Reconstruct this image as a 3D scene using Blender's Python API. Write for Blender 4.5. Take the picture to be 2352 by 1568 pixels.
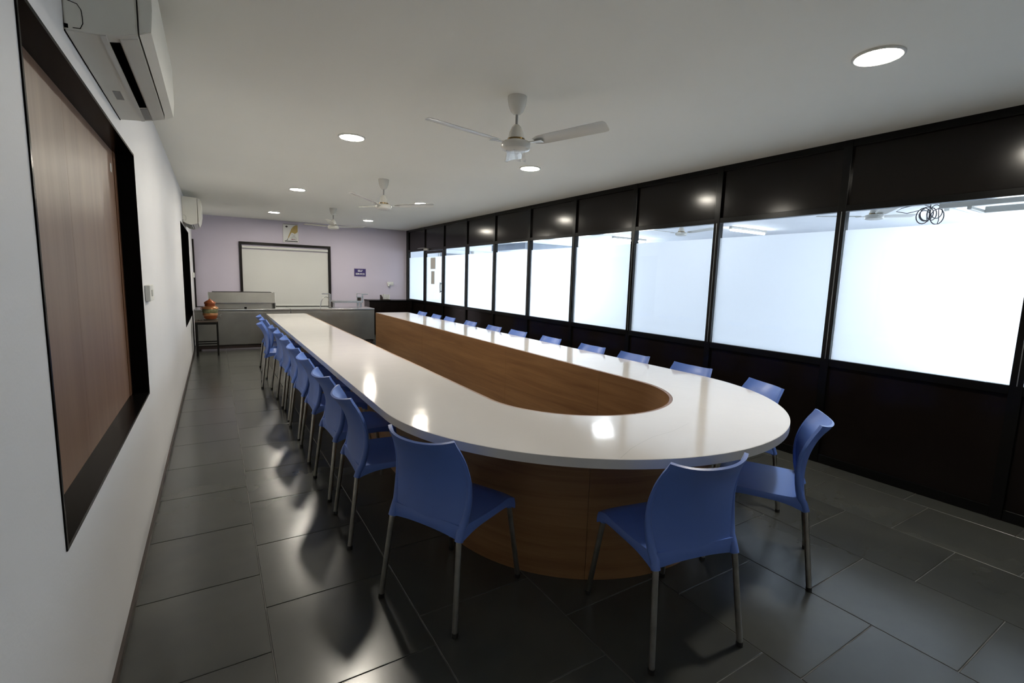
import bpy, bmesh, math, random
from mathutils import Vector, Matrix

random.seed(7)
PI = math.pi
scene = bpy.context.scene
COL = scene.collection
for o in list(bpy.data.objects):
    bpy.data.objects.remove(o, do_unlink=True)

# ------------------------------------------------------------------ camera
F_PX, YAW, PITCH, ROLL = 1107.68, 0.5534, -0.1283, 0.0298
CAM = Vector((0.3652, 0.0, 1.4776))
fw = Vector((math.sin(YAW)*math.cos(PITCH), math.cos(YAW)*math.cos(PITCH), math.sin(PITCH)))
rt = Vector((math.cos(YAW), -math.sin(YAW), 0))
up = rt.cross(fw)
rt2 = rt*math.cos(ROLL) + up*math.sin(ROLL)
up2 = up*math.cos(ROLL) - rt*math.sin(ROLL)
cam_d = bpy.data.cameras.new('camera')
cam_d.sensor_fit = 'HORIZONTAL'; cam_d.sensor_width = 36.0
cam_d.lens = F_PX*36.0/2352.0
cam_d.clip_start = 0.02; cam_d.clip_end = 100
cam = bpy.data.objects.new('camera', cam_d); COL.objects.link(cam)
M = Matrix.Identity(4)
for i in range(3):
    M[i][0] = rt2[i]; M[i][1] = up2[i]; M[i][2] = -fw[i]; M[i][3] = CAM[i]
cam.matrix_world = M
scene.camera = cam

# ------------------------------------------------------------------ world, exposure, light levels
world = bpy.data.worlds.new('world'); scene.world = world
world.use_nodes = True
world.node_tree.nodes['Background'].inputs[0].default_value = (0.75, 0.87, 1.0, 1)
world.node_tree.nodes['Background'].inputs[1].default_value = 1.0
scene.view_settings.view_transform = 'Standard'
scene.view_settings.look = 'None'
scene.view_settings.exposure = 0.08
scene.view_settings.gamma = 1.0
scene.view_settings.use_curve_mapping = False
LAMP = 300.0          # ceiling downlight diffusers
TUBE = 65.0          # tube lights of the neighbouring hall
DAY = 8.0            # daylit windows of the neighbouring hall

# ------------------------------------------------------------------ materials
def new_mat(name):
    m = bpy.data.materials.new(name); m.use_nodes = True
    nt = m.node_tree; b = nt.nodes['Principled BSDF']
    return m, nt, b
def plain(name, col, rough=0.5, metal=0.0, spec=0.5, coat=0.0, var=0.0, vscale=3.0, bump=0.0, bscale=60.0):
    m, nt, b = new_mat(name)
    b.inputs['Base Color'].default_value = (*col, 1)
    b.inputs['Roughness'].default_value = rough
    b.inputs['Metallic'].default_value = metal
    b.inputs['Specular IOR Level'].default_value = spec
    b.inputs['Coat Weight'].default_value = coat
    tc = nt.nodes.new('ShaderNodeTexCoord')
    if var > 0:
        n = nt.nodes.new('ShaderNodeTexNoise'); n.inputs['Scale'].default_value = vscale; n.inputs['Detail'].default_value = 5
        nt.links.new(tc.outputs['Object'], n.inputs['Vector'])
        r = nt.nodes.new('ShaderNodeValToRGB')
        r.color_ramp.elements[0].position = 0.3; r.color_ramp.elements[1].position = 0.7
        r.color_ramp.elements[0].color = (*[c*(1-var) for c in col], 1)
        r.color_ramp.elements[1].color = (*[min(1, c*(1+var)) for c in col], 1)
        nt.links.new(n.outputs['Fac'], r.inputs['Fac']); nt.links.new(r.outputs['Color'], b.inputs['Base Color'])
    if bump > 0:
        n2 = nt.nodes.new('ShaderNodeTexNoise'); n2.inputs['Scale'].default_value = bscale; n2.inputs['Detail'].default_value = 3
        nt.links.new(tc.outputs['Object'], n2.inputs['Vector'])
        bp = nt.nodes.new('ShaderNodeBump'); bp.inputs['Strength'].default_value = bump; bp.inputs['Distance'].default_value = 0.01
        nt.links.new(n2.outputs['Fac'], bp.inputs['Height']); nt.links.new(bp.outputs['Normal'], b.inputs['Normal'])
    return m
def emit(name, col, s):
    m, nt, b = new_mat(name)
    b.inputs['Base Color'].default_value = (0.8, 0.8, 0.8, 1)
    b.inputs['Emission Color'].default_value = (*col, 1)
    b.inputs['Emission Strength'].default_value = s
    return m
def wood(name, c0, c1, sc, rough=0.4, coat=0.0):
    m, nt, b = new_mat(name)
    tc = nt.nodes.new('ShaderNodeTexCoord'); mp = nt.nodes.new('ShaderNodeMapping')
    mp.inputs['Scale'].default_value = sc
    nt.links.new(tc.outputs['Object'], mp.inputs['Vector'])
    n = nt.nodes.new('ShaderNodeTexNoise'); n.inputs['Scale'].default_value = 1.0; n.inputs['Detail'].default_value = 8; n.inputs['Roughness'].default_value = 0.6
    n.inputs['Distortion'].default_value = 0.6
    nt.links.new(mp.outputs['Vector'], n.inputs['Vector'])
    r = nt.nodes.new('ShaderNodeValToRGB')
    r.color_ramp.elements[0].position = 0.32; r.color_ramp.elements[1].position = 0.68
    r.color_ramp.elements[0].color = (*c0, 1); r.color_ramp.elements[1].color = (*c1, 1)
    nt.links.new(n.outputs['Fac'], r.inputs['Fac']); nt.links.new(r.outputs['Color'], b.inputs['Base Color'])
    b.inputs['Roughness'].default_value = rough; b.inputs['Coat Weight'].default_value = coat
    return m

MAT = {}
MAT['wall'] = plain('white_wall_paint', (0.74, 0.74, 0.75), 0.55, var=0.02, vscale=1.2, bump=0.05, bscale=90)
MAT['ceiling'] = plain('ceiling_paint', (0.92, 0.91, 0.84), 0.75, var=0.015, vscale=0.8)
MAT['lavender'] = plain('lavender_paint', (0.60, 0.55, 0.645), 0.6, var=0.02, vscale=1.0)
MAT['laminate'] = plain('dark_brown_laminate', (0.007, 0.0052, 0.0046), 0.15, spec=0.22, var=0.06, vscale=2.0)
MAT['frame'] = plain('black_aluminium', (0.004, 0.004, 0.004), 0.2, spec=0.2, var=0.1)
MAT['frame_edge'] = plain('brushed_edge', (0.25, 0.26, 0.27), 0.3, metal=0.8, var=0.1)
MAT['granite'] = plain('black_granite', (0.004, 0.0037, 0.0036), 0.2, spec=0.03, var=0.4, vscale=120)
MAT['shutter_wood'] = wood('pale_shutter_wood', (0.165, 0.092, 0.060), (0.25, 0.155, 0.105), (6, 9, 0.5), 0.38)
MAT['table_wood'] = wood('table_panel_wood', (0.19, 0.09, 0.036), (0.31, 0.165, 0.07), (0.9, 0.9, 17), 0.35)
MAT['edge'] = plain('table_edge_band', (0.62, 0.61, 0.60), 0.35, var=0.03)
MAT['blue'] = plain('blue_plastic', (0.105, 0.195, 0.56), 0.36, spec=0.5, var=0.03, vscale=5, bump=0.03, bscale=250)
MAT['chrome'] = plain('dull_chrome', (0.42, 0.41, 0.38), 0.28, metal=1.0, var=0.15, vscale=20)
MAT['rubber'] = plain('black_rubber', (0.01, 0.01, 0.01), 0.6, var=0.1)
MAT['black'] = plain('black_void', (0.002, 0.002, 0.002), 0.9, spec=0.0, var=0.1)
MAT['white_plastic'] = plain('white_plastic', (0.72, 0.72, 0.68), 0.35, var=0.02, vscale=6)
MAT['ivory_plastic'] = plain('ivory_plastic', (0.76, 0.75, 0.68), 0.35, var=0.02, vscale=6)
MAT['grey_plastic'] = plain('grey_plastic', (0.30, 0.30, 0.29), 0.45, var=0.05)
MAT['fan_white'] = plain('fan_enamel', (0.72, 0.71, 0.66), 0.25, var=0.02)
MAT['brass'] = plain('brass_ring', (0.20, 0.14, 0.06), 0.3, metal=1.0, var=0.1)
MAT['steel'] = plain('stainless_steel', (0.37, 0.365, 0.335), 0.36, metal=1.0, var=0.12, vscale=2.5, bump=0.05, bscale=9)
MAT['steel_bright'] = plain('bright_steel', (0.62, 0.63, 0.63), 0.25, metal=1.0, var=0.1)
MAT['blind'] = plain('roller_blind_fabric', (0.66, 0.66, 0.63), 0.7, var=0.02, vscale=1.0)
MAT['dark_frame'] = plain('dark_frame_paint', (0.009, 0.007, 0.006), 0.35, spec=0.2, var=0.1)
MAT['poster'] = plain('poster_paper', (0.72, 0.72, 0.70), 0.35, var=0.02)
MAT['gold'] = plain('poster_gold_ink', (0.42, 0.30, 0.10), 0.45, var=0.15, vscale=10)
MAT['ink'] = plain('dark_ink', (0.02, 0.02, 0.022), 0.5, var=0.1)
MAT['maroon'] = plain('maroon_ink', (0.20, 0.03, 0.05), 0.5, var=0.1)
MAT['sign'] = plain('purple_sign', (0.035, 0.018, 0.13), 0.35, var=0.05)
MAT['sign_edge'] = plain('sign_border', (0.22, 0.17, 0.30), 0.4, var=0.05)
MAT['letter'] = plain('white_lettering', (0.85, 0.85, 0.85), 0.5, var=0.01)
MAT['copper'] = plain('copper_pot', (0.30, 0.075, 0.02), 0.35, metal=0.25, var=0.25, vscale=9)
MAT['copper_light'] = plain('bright_copper_band', (0.45, 0.20, 0.08), 0.28, metal=0.4, var=0.2, vscale=12)
MAT['green_band'] = plain('verdigris_band', (0.20, 0.20, 0.10), 0.4, metal=0.3, var=0.4, vscale=25)
MAT['iron'] = plain('dark_iron', (0.007, 0.0065, 0.006), 0.45, spec=0.2, var=0.1)
MAT['stool_top'] = plain('stool_top', (0.10, 0.075, 0.06), 0.5, var=0.2)
MAT['paper_grey'] = plain('backlit_notice_paper', (0.42, 0.41, 0.39), 0.6, var=0.05)
MAT['skirting'] = plain('skirting_brown', (0.035, 0.022, 0.018), 0.4, var=0.2)
MAT['grout'] = plain('floor_joint', (0.12, 0.117, 0.108), 0.6, var=0.5, vscale=7)
MAT['hall_paint'] = plain('hall_paint', (0.80, 0.83, 0.88), 0.7, var=0.02)
MAT['hall_grille'] = plain('hall_grille_grey', (0.30, 0.34, 0.40), 0.5, var=0.1)
MAT['cable'] = plain('cable_grey', (0.06, 0.06, 0.075), 0.5, var=0.1)
MAT['cup'] = plain('white_packet', (0.75, 0.75, 0.73), 0.5, var=0.05)
MAT['lamp_warm'] = emit('downlight_diffuser', (1.0, 0.93, 0.80), LAMP)
MAT['tube'] = emit('tube_light', (0.92, 0.96, 1.0), TUBE)
MAT['daylight'] = emit('daylit_window', (0.82, 0.92, 1.0), DAY)

def stone():
    m, nt, b = new_mat('green_black_stone_tile')
    tc = nt.nodes.new('ShaderNodeTexCoord'); oi = nt.nodes.new('ShaderNodeObjectInfo')
    ge = nt.nodes.new('ShaderNodeNewGeometry')
    add = nt.nodes.new('ShaderNodeVectorMath'); add.operation = 'ADD'
    nt.links.new(ge.outputs['Position'], add.inputs[0]); nt.links.new(oi.outputs['Random'], add.inputs[1])
    n = nt.nodes.new('ShaderNodeTexNoise'); n.inputs['Scale'].default_value = 3.0; n.inputs['Detail'].default_value = 4.0; n.inputs['Roughness'].default_value = 0.5
    nt.links.new(add.outputs[0], n.inputs['Vector'])
    r = nt.nodes.new('ShaderNodeValToRGB')
    r.color_ramp.elements[0].position = 0.3; r.color_ramp.elements[1].position = 0.72
    r.color_ramp.elements[0].color = (0.048, 0.051, 0.048, 1); r.color_ramp.elements[1].color = (0.064, 0.066, 0.059, 1)
    nt.links.new(n.outputs['Fac'], r.inputs['Fac'])
    mr = nt.nodes.new('ShaderNodeMapRange'); mr.inputs['To Min'].default_value = 0.85; mr.inputs['To Max'].default_value = 1.15
    nt.links.new(oi.outputs['Random'], mr.inputs['Value'])
    mx = nt.nodes.new('ShaderNodeVectorMath'); mx.operation = 'SCALE'
    nt.links.new(r.outputs['Color'], mx.inputs[0]); nt.links.new(mr.outputs['Result'], mx.inputs['Scale'])
    nt.links.new(mx.outputs[0], b.inputs['Base Color'])
    n2 = nt.nodes.new('ShaderNodeTexNoise'); n2.inputs['Scale'].default_value = 1.2; n2.inputs['Detail'].default_value = 1
    nt.links.new(ge.outputs['Position'], n2.inputs['Vector'])
    m2 = nt.nodes.new('ShaderNodeMapRange'); m2.inputs['To Min'].default_value = 0.19; m2.inputs['To Max'].default_value = 0.265
    nt.links.new(n2.outputs['Fac'], m2.inputs['Value']); nt.links.new(m2.outputs['Result'], b.inputs['Roughness'])
    n3 = nt.nodes.new('ShaderNodeTexNoise'); n3.inputs['Scale'].default_value = 7; n3.inputs['Detail'].default_value = 1
    nt.links.new(ge.outputs['Position'], n3.inputs['Vector'])
    bp = nt.nodes.new('ShaderNodeBump'); bp.inputs['Strength'].default_value = 0.04; bp.inputs['Distance'].default_value = 0.01
    nt.links.new(n3.outputs['Fac'], bp.inputs['Height']); nt.links.new(bp.outputs['Normal'], b.inputs['Normal'])
    return m
MAT['stone'] = stone()

def tabletop_mat():
    m, nt, b = new_mat('glossy_white_laminate')
    b.inputs['Base Color'].default_value = (0.71, 0.685, 0.665, 1)
    tc = nt.nodes.new('ShaderNodeTexCoord')
    n0 = nt.nodes.new('ShaderNodeTexNoise'); n0.inputs['Scale'].default_value = 2.0
    nt.links.new(tc.outputs['Object'], n0.inputs['Vector'])
    mr = nt.nodes.new('ShaderNodeMapRange'); mr.inputs['To Min'].default_value = 0.07; mr.inputs['To Max'].default_value = 0.13
    nt.links.new(n0.outputs['Fac'], mr.inputs['Value']); nt.links.new(mr.outputs['Result'], b.inputs['Roughness'])
    n = nt.nodes.new('ShaderNodeTexNoise'); n.inputs['Scale'].default_value = 5; n.inputs['Detail'].default_value = 3
    nt.links.new(tc.outputs['Object'], n.inputs['Vector'])
    bp = nt.nodes.new('ShaderNodeBump'); bp.inputs['Strength'].default_value = 0.05; bp.inputs['Distance'].default_value = 0.02
    nt.links.new(n.outputs['Fac'], bp.inputs['Height']); nt.links.new(bp.outputs['Normal'], b.inputs['Normal'])
    b.inputs['Specular IOR Level'].default_value = 0.6
    return m
MAT['tabletop'] = tabletop_mat()

def clear_glass():
    m = bpy.data.materials.new('clear_window_glass'); m.use_nodes = True
    nt = m.node_tree; nt.nodes.clear()
    out = nt.nodes.new('ShaderNodeOutputMaterial'); mix = nt.nodes.new('ShaderNodeMixShader')
    tr = nt.nodes.new('ShaderNodeBsdfTransparent'); gl = nt.nodes.new('ShaderNodeBsdfGlossy'); fr = nt.nodes.new('ShaderNodeFresnel')
    tr.inputs['Color'].default_value = (0.97, 0.98, 0.98, 1)
    gl.inputs['Roughness'].default_value = 0.01
    ge = nt.nodes.new('ShaderNodeNewGeometry'); mr = nt.nodes.new('ShaderNodeMapRange')     # same reflectance on both faces of the sheet
    mr.inputs['To Min'].default_value = 1.3; mr.inputs['To Max'].default_value = 1/1.3
    nt.links.new(ge.outputs['Backfacing'], mr.inputs['Value']); nt.links.new(mr.outputs['Result'], fr.inputs['IOR'])
    nt.links.new(fr.outputs[0], mix.inputs[0]); nt.links.new(tr.outputs[0], mix.inputs[1]); nt.links.new(gl.outputs[0], mix.inputs[2])
    nt.links.new(mix.outputs[0], out.inputs['Surface'])
    return m
MAT['glass'] = clear_glass()
def frost():
    m = bpy.data.materials.new('frosted_film'); m.use_nodes = True
    nt = m.node_tree; nt.nodes.clear()
    out = nt.nodes.new('ShaderNodeOutputMaterial'); mix = nt.nodes.new('ShaderNodeMixShader')
    tl = nt.nodes.new('ShaderNodeBsdfTranslucent'); df = nt.nodes.new('ShaderNodeBsdfDiffuse')
    tl.inputs['Color'].default_value = (0.93, 0.96, 1.0, 1); df.inputs['Color'].default_value = (0.85, 0.88, 0.9, 1)
    mix.inputs[0].default_value = 0.12
    rf = nt.nodes.new('ShaderNodeBsdfRefraction'); rf.inputs['IOR'].default_value = 1.45; rf.inputs['Roughness'].default_value = 0.75
    rf.inputs['Color'].default_value = (0.95, 0.97, 1.0, 1)
    m1 = nt.nodes.new('ShaderNodeMixShader'); m1.inputs[0].default_value = 0.4
    nt.links.new(tl.outputs[0], m1.inputs[1]); nt.links.new(rf.outputs[0], m1.inputs[2])
    nt.links.new(m1.outputs[0], mix.inputs[1]); nt.links.new(df.outputs[0], mix.inputs[2])
    nt.links.new(mix.outputs[0], out.inputs['Surface'])
    return m
MAT['frost'] = frost()
def wrap():
    m = bpy.data.materials.new('clear_plastic_wrap'); m.use_nodes = True
    nt = m.node_tree; nt.nodes.clear()
    out = nt.nodes.new('ShaderNodeOutputMaterial'); mix = nt.nodes.new('ShaderNodeMixShader')
    tr = nt.nodes.new('ShaderNodeBsdfTransparent'); gl = nt.nodes.new('ShaderNodeBsdfGlossy'); mix.inputs[0].default_value = 0.3
    gl.inputs['Roughness'].default_value = 0.15
    nt.links.new(tr.outputs[0], mix.inputs[1]); nt.links.new(gl.outputs[0], mix.inputs[2]); nt.links.new(mix.outputs[0], out.inputs['Surface'])
    return m
MAT['wrap'] = wrap()

# ------------------------------------------------------------------ mesh helpers
def box(bm, x0, x1, y0, y1, z0, z1):
    v = [bm.verts.new(p) for p in ((x0,y0,z0),(x1,y0,z0),(x1,y1,z0),(x0,y1,z0),(x0,y0,z1),(x1,y0,z1),(x1,y1,z1),(x0,y1,z1))]
    for f in ((0,3,2,1),(4,5,6,7),(0,1,5,4),(1,2,6,5),(2,3,7,6),(3,0,4,7)):
        bm.faces.new([v[i] for i in f])
def bxm(*b):
    bm = bmesh.new(); box(bm, *b); return bm
def bevbox(*b, w=0.004):
    bm = bmesh.new(); box(bm, *b)
    bmesh.ops.bevel(bm, geom=bm.edges[:], offset=w, segments=2, affect='EDGES', profile=0.5)
    return bm
def tube(bm, pts, r, n=10, caps=True, r_list=None):
    pts = [Vector(p) for p in pts]; rings = []
    prev = None
    for i, p in enumerate(pts):
        t = (pts[min(i+1, len(pts)-1)] - pts[max(i-1, 0)]).normalized()
        a = prev if prev is not None else (Vector((0,0,1)) if abs(t.z) < 0.9 else Vector((1,0,0)))
        u = (a - t*a.dot(t)).normalized(); w = t.cross(u); prev = u
        rr = r_list[i] if r_list else r
        rings.append([bm.verts.new(p + (u*math.cos(2*PI*k/n) + w*math.sin(2*PI*k/n))*rr) for k in range(n)])
    for a, b in zip(rings, rings[1:]):
        for k in range(n):
            f = bm.faces.new((a[k], a[(k+1)%n], b[(k+1)%n], b[k])); f.smooth = True
    if caps:
        bm.faces.new(rings[0][::-1]); bm.faces.new(rings[-1])
def lathe(bm, prof, n=32, c=(0,0,0), sm=True):
    rings = []
    for r, z in prof:
        rings.append([bm.verts.new((c[0]+r*math.cos(2*PI*k/n), c[1]+r*math.sin(2*PI*k/n), c[2]+z)) for k in range(n)] if r > 1e-6 else [bm.verts.new((c[0], c[1], c[2]+z))])
    for a, b in zip(rings, rings[1:]):
        for k in range(n):
            if len(a) == 1 and len(b) == 1: continue
            if len(a) == 1: f = bm.faces.new((a[0], b[(k+1)%n], b[k]))
            elif len(b) == 1: f = bm.faces.new((a[k], a[(k+1)%n], b[0]))
            else: f = bm.faces.new((a[k], a[(k+1)%n], b[(k+1)%n], b[k]))
            f.smooth = sm
def prism(bm, outline, axis, a0, a1):
    """extrude a 2-D outline along an axis: axis 'y' -> outline is (x,z); 'z' -> (x,y); 'x' -> (y,z)"""
    def P(p, a):
        if axis == 'y': return (p[0], a, p[1])
        if axis == 'z': return (p[0], p[1], a)
        return (a, p[0], p[1])
    A = [bm.verts.new(P(p, a0)) for p in outline]; B = [bm.verts.new(P(p, a1)) for p in outline]
    n = len(outline)
    bm.faces.new(A[::-1]); bm.faces.new(B)
    for i in range(n):
        bm.faces.new((A[i], A[(i+1)%n], B[(i+1)%n], B[i]))
def obj(name, bm, mat, parent=None, smooth_angle=None, recalc=True):
    if recalc: bmesh.ops.recalc_face_normals(bm, faces=bm.faces[:])
    me = bpy.data.meshes.new(name); bm.to_mesh(me); bm.free()
    me.materials.append(MAT[mat] if isinstance(mat, str) else mat)
    if smooth_angle is not None:
        for p in me.polygons: p.use_smooth = True
        me.set_sharp_from_angle(angle=math.radians(smooth_angle))
    o = bpy.data.objects.new(name, me); COL.objects.link(o)
    if parent is not None: o.parent = parent
    return o
def mesh_copy(src, name, parent=None, loc=None):
    c = src.copy(); c.name = name; COL.objects.link(c)
    c.parent = parent
    if loc is not None: c.location = loc
    return c
def tag(o, label=None, cat=None, group=None, kind=None):
    if label: o['label'] = label
    if cat: o['category'] = cat
    if group: o['group'] = group
    if kind: o['kind'] = kind
    return o
def empty(name, loc=(0,0,0), rz=0.0):
    e = bpy.data.objects.new(name, None); COL.objects.link(e)
    e.location = loc; e.rotation_euler = (0,0,rz); e.empty_display_size = 0.1
    return e
def copy_tree(o, parent=None):
    c = o.copy(); COL.objects.link(c); c.parent = parent
    for ch in o.children: copy_tree(ch, c)
    return c
def text_bm(txt, size, bold=False):
    cu = bpy.data.curves.new('txt', 'FONT'); cu.body = txt; cu.size = size
    cu.align_x = 'CENTER'; cu.align_y = 'CENTER'; cu.extrude = 0.0006
    if bold: cu.offset = size*0.018
    cu.resolution_u = 2
    to = bpy.data.objects.new('txt', cu); COL.objects.link(to)
    dg = bpy.context.evaluated_depsgraph_get()
    me = bpy.data.meshes.new_from_object(to.evaluated_get(dg))
    bm = bmesh.new(); bm.from_mesh(me)
    bpy.data.objects.remove(to); bpy.data.curves.remove(cu); bpy.data.meshes.remove(me)
    return bm

# ------------------------------------------------------------------ room dimensions
W, L, H = 4.7147, 12.4354, 2.65
Y0 = -1.35
XH = 11.6            # far side of the neighbouring hall
YH0, YH1 = -3.2, 19.5

# floor: a bed with each stone slab laid on it
floor = obj('floor', bxm(-0.2, W+0.1, Y0, L+0.2, -0.08, -0.003), 'grout'); tag(floor, kind='structure')
xs = [-0.075, 0.50, 1.07, 1.64, 2.21, 2.795, 3.375, 3.925, 4.50, W]
offs = [2.51, 2.80, 2.42, 2.68, 2.53, 2.235, 2.57, 2.88, 2.45]
G = 0.0022; TY = 0.571
for c in range(len(xs)-1):
    x0, x1 = max(xs[c], 0.002), xs[c+1]
    base = None
    k0 = math.floor((Y0 - offs[c]) / TY) + 1
    k = k0
    while offs[c] + k*TY < L:
        ya = offs[c] + k*TY; yb = min(ya + TY, L)
        k += 1
        if ya < Y0: continue
        full = abs(yb - ya - TY) < 1e-6
        if full and base is not None:
            mesh_copy(base, 'floor_tile', floor, ((x0+x1)/2, (ya+yb)/2, 0))
            t = None
        else:
            hx, hy = (x1-x0)/2 - G, (yb-ya)/2 - G
            bm = bmesh.new(); box(bm, -hx, hx, -hy, hy, -0.02, 0.0)
            top = [e for e in bm.edges if all(v.co.z > -0.001 for v in e.verts)]
            bmesh.ops.bevel(bm, geom=top, offset=0.0015, segments=1, affect='EDGES')
            t = obj('floor_tile', bm, 'stone', floor); t.location = ((x0+x1)/2, (ya+yb)/2, 0)
            if full: base = t

ceil = obj('ceiling', bxm(-0.2, W+0.06, Y0, L+0.2, H, H+0.12), 'ceiling'); tag(ceil, kind='structure')
far = obj('wall_far', bxm(-0.2, W+0.06, L, L+0.2, 0, H), 'lavender'); tag(far, kind='structure')
near = obj('wall_near', bxm(-0.2, W+0.06, Y0-0.2, Y0, 0, H), 'wall'); tag(near, kind='structure')

# left wall with three openings
OPEN = [(1.63, 3.585, 0.725, 2.12), (8.20, 10.62, 0.665, 2.14)]
bm = bmesh.new()
ycur = Y0
for (a, b, z0, z1) in OPEN:
    box(bm, -0.2, 0, ycur, a, 0, H)
    box(bm, -0.2, 0, a, b, 0, z0); box(bm, -0.2, 0, a, b, z1, H)
    ycur = b
box(bm, -0.2, 0, ycur, L, 0, H)
wl = obj('wall_left', bm, 'wall'); tag(wl, kind='structure')
bl = obj('baseboard_left', bxm(0.0, 0.012, Y0, L-1.5, 0.0, 0.035), 'skirting'); tag(bl, kind='structure')

def shuttered_window(n, a, b, z0, z1, depth, mat, boards):
    w = empty('window_%d' % n, (0, (a+b)/2, z0)); tag(w, kind='structure')
    oy, oz = (a+b)/2, z0
    t = 0.012; pr = 0.004
    def part(name, *bb, m='granite'):
        x0, x1, y0, y1, zz0, zz1 = bb
        return obj(name, bxm(x0, x1, y0-oy, y1-oy, zz0-oz, zz1-oz), m, w)
    part('sill_slab', -depth, pr, a, b, z0, z0+t)
    part('head_slab', -depth, pr, a, b, z1-t, z1)
    part('jamb_slab', -depth, pr, a, a+t, z0+t, z1-t)
    part('jamb_slab', -depth, pr, b-t, b, z0+t, z1-t)
    part('frame_back', -0.19, -depth-0.022, a, b, z0, z1, m='black')
    n_b = len(boards)-1
    for i in range(n_b):
        p = part('shutter_board', -depth-0.02, -depth+0.0, a+t+(b-a-2*t)*boards[i]+0.0008, a+t+(b-a-2*t)*boards[i+1]-0.0008, z0+t, z1-t, m=mat)
    return w, oy, oz
w1, oy, oz = shuttered_window(1, *OPEN[0], 0.082, 'shutter_wood', [0, 0.42, 1.0])
st = obj('sticker', bxm(-0.0818, -0.0808, 3.40-oy, 3.44-oy, 1.985-oz, 2.03-oz), 'poster', w1); st['label'] = 'small white sticker'
e = obj('edge_strip', bxm(-0.0818, -0.078, 3.50-oy, 3.573-oy, 0.737-oz, 2.108-oz), wood('edge_strip_wood', (0.13,0.06,0.03), (0.19,0.095,0.05), (6,9,0.5)), w1)
w2, _, _ = shuttered_window(2, *OPEN[1], 0.12, 'dark_frame', [0, 0.5, 1.0])
# dark framed opening in the far left corner
w3 = empty('window_3', (0, 11.9, 0.68)); tag(w3, kind='structure')
obj('frame_upright', bxm(0, 0.03, 12.30-11.9, 12.42-11.9, 0.02, 1.44), 'dark_frame', w3)
obj('frame_sill', bxm(0, 0.30, 12.30-11.9, 12.42-11.9, 0.0, 0.02), 'dark_frame', w3)

# ------------------------------------------------------------------ glazed partition on the right
M0, DM = 0.8824, 1.1437
ZS, ZT, ZF = 0.8945, 2.0957, 1.950
wr = empty('wall_right', (W, 0, 0)); tag(wr, kind='structure')
MW = 0.032
mids = [M0 + DM*k for k in range(-1, 11)]
mids = [y for y in mids if y < L - 0.1]
DOOR = 11       # bay index set below
edges = mids + [L - 0.03]
edges = [Y0 + 0.03] + edges
mull_mesh = None; strip_mesh = None
for y in edges:
    if mull_mesh is None:
        mull_mesh = obj('mullion', bevbox(-0.012, 0.055, -MW, MW, 0.0, H, w=0.003), 'frame', wr)
        mull_mesh.location = (0, y, 0); m = mull_mesh
        strip_mesh = obj('glazing_bead', bxm(-0.0145, -0.012, -0.006, -0.001, ZS, ZT), 'frame_edge', wr)
        strip_mesh.location = (0, y, 0)
    else:
        m = mesh_copy(mull_mesh, 'mullion', wr, (0, y, 0))
        mesh_copy(strip_mesh, 'glazing_bead', wr, (0, y, 0))
up_m = lo_m = None
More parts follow.
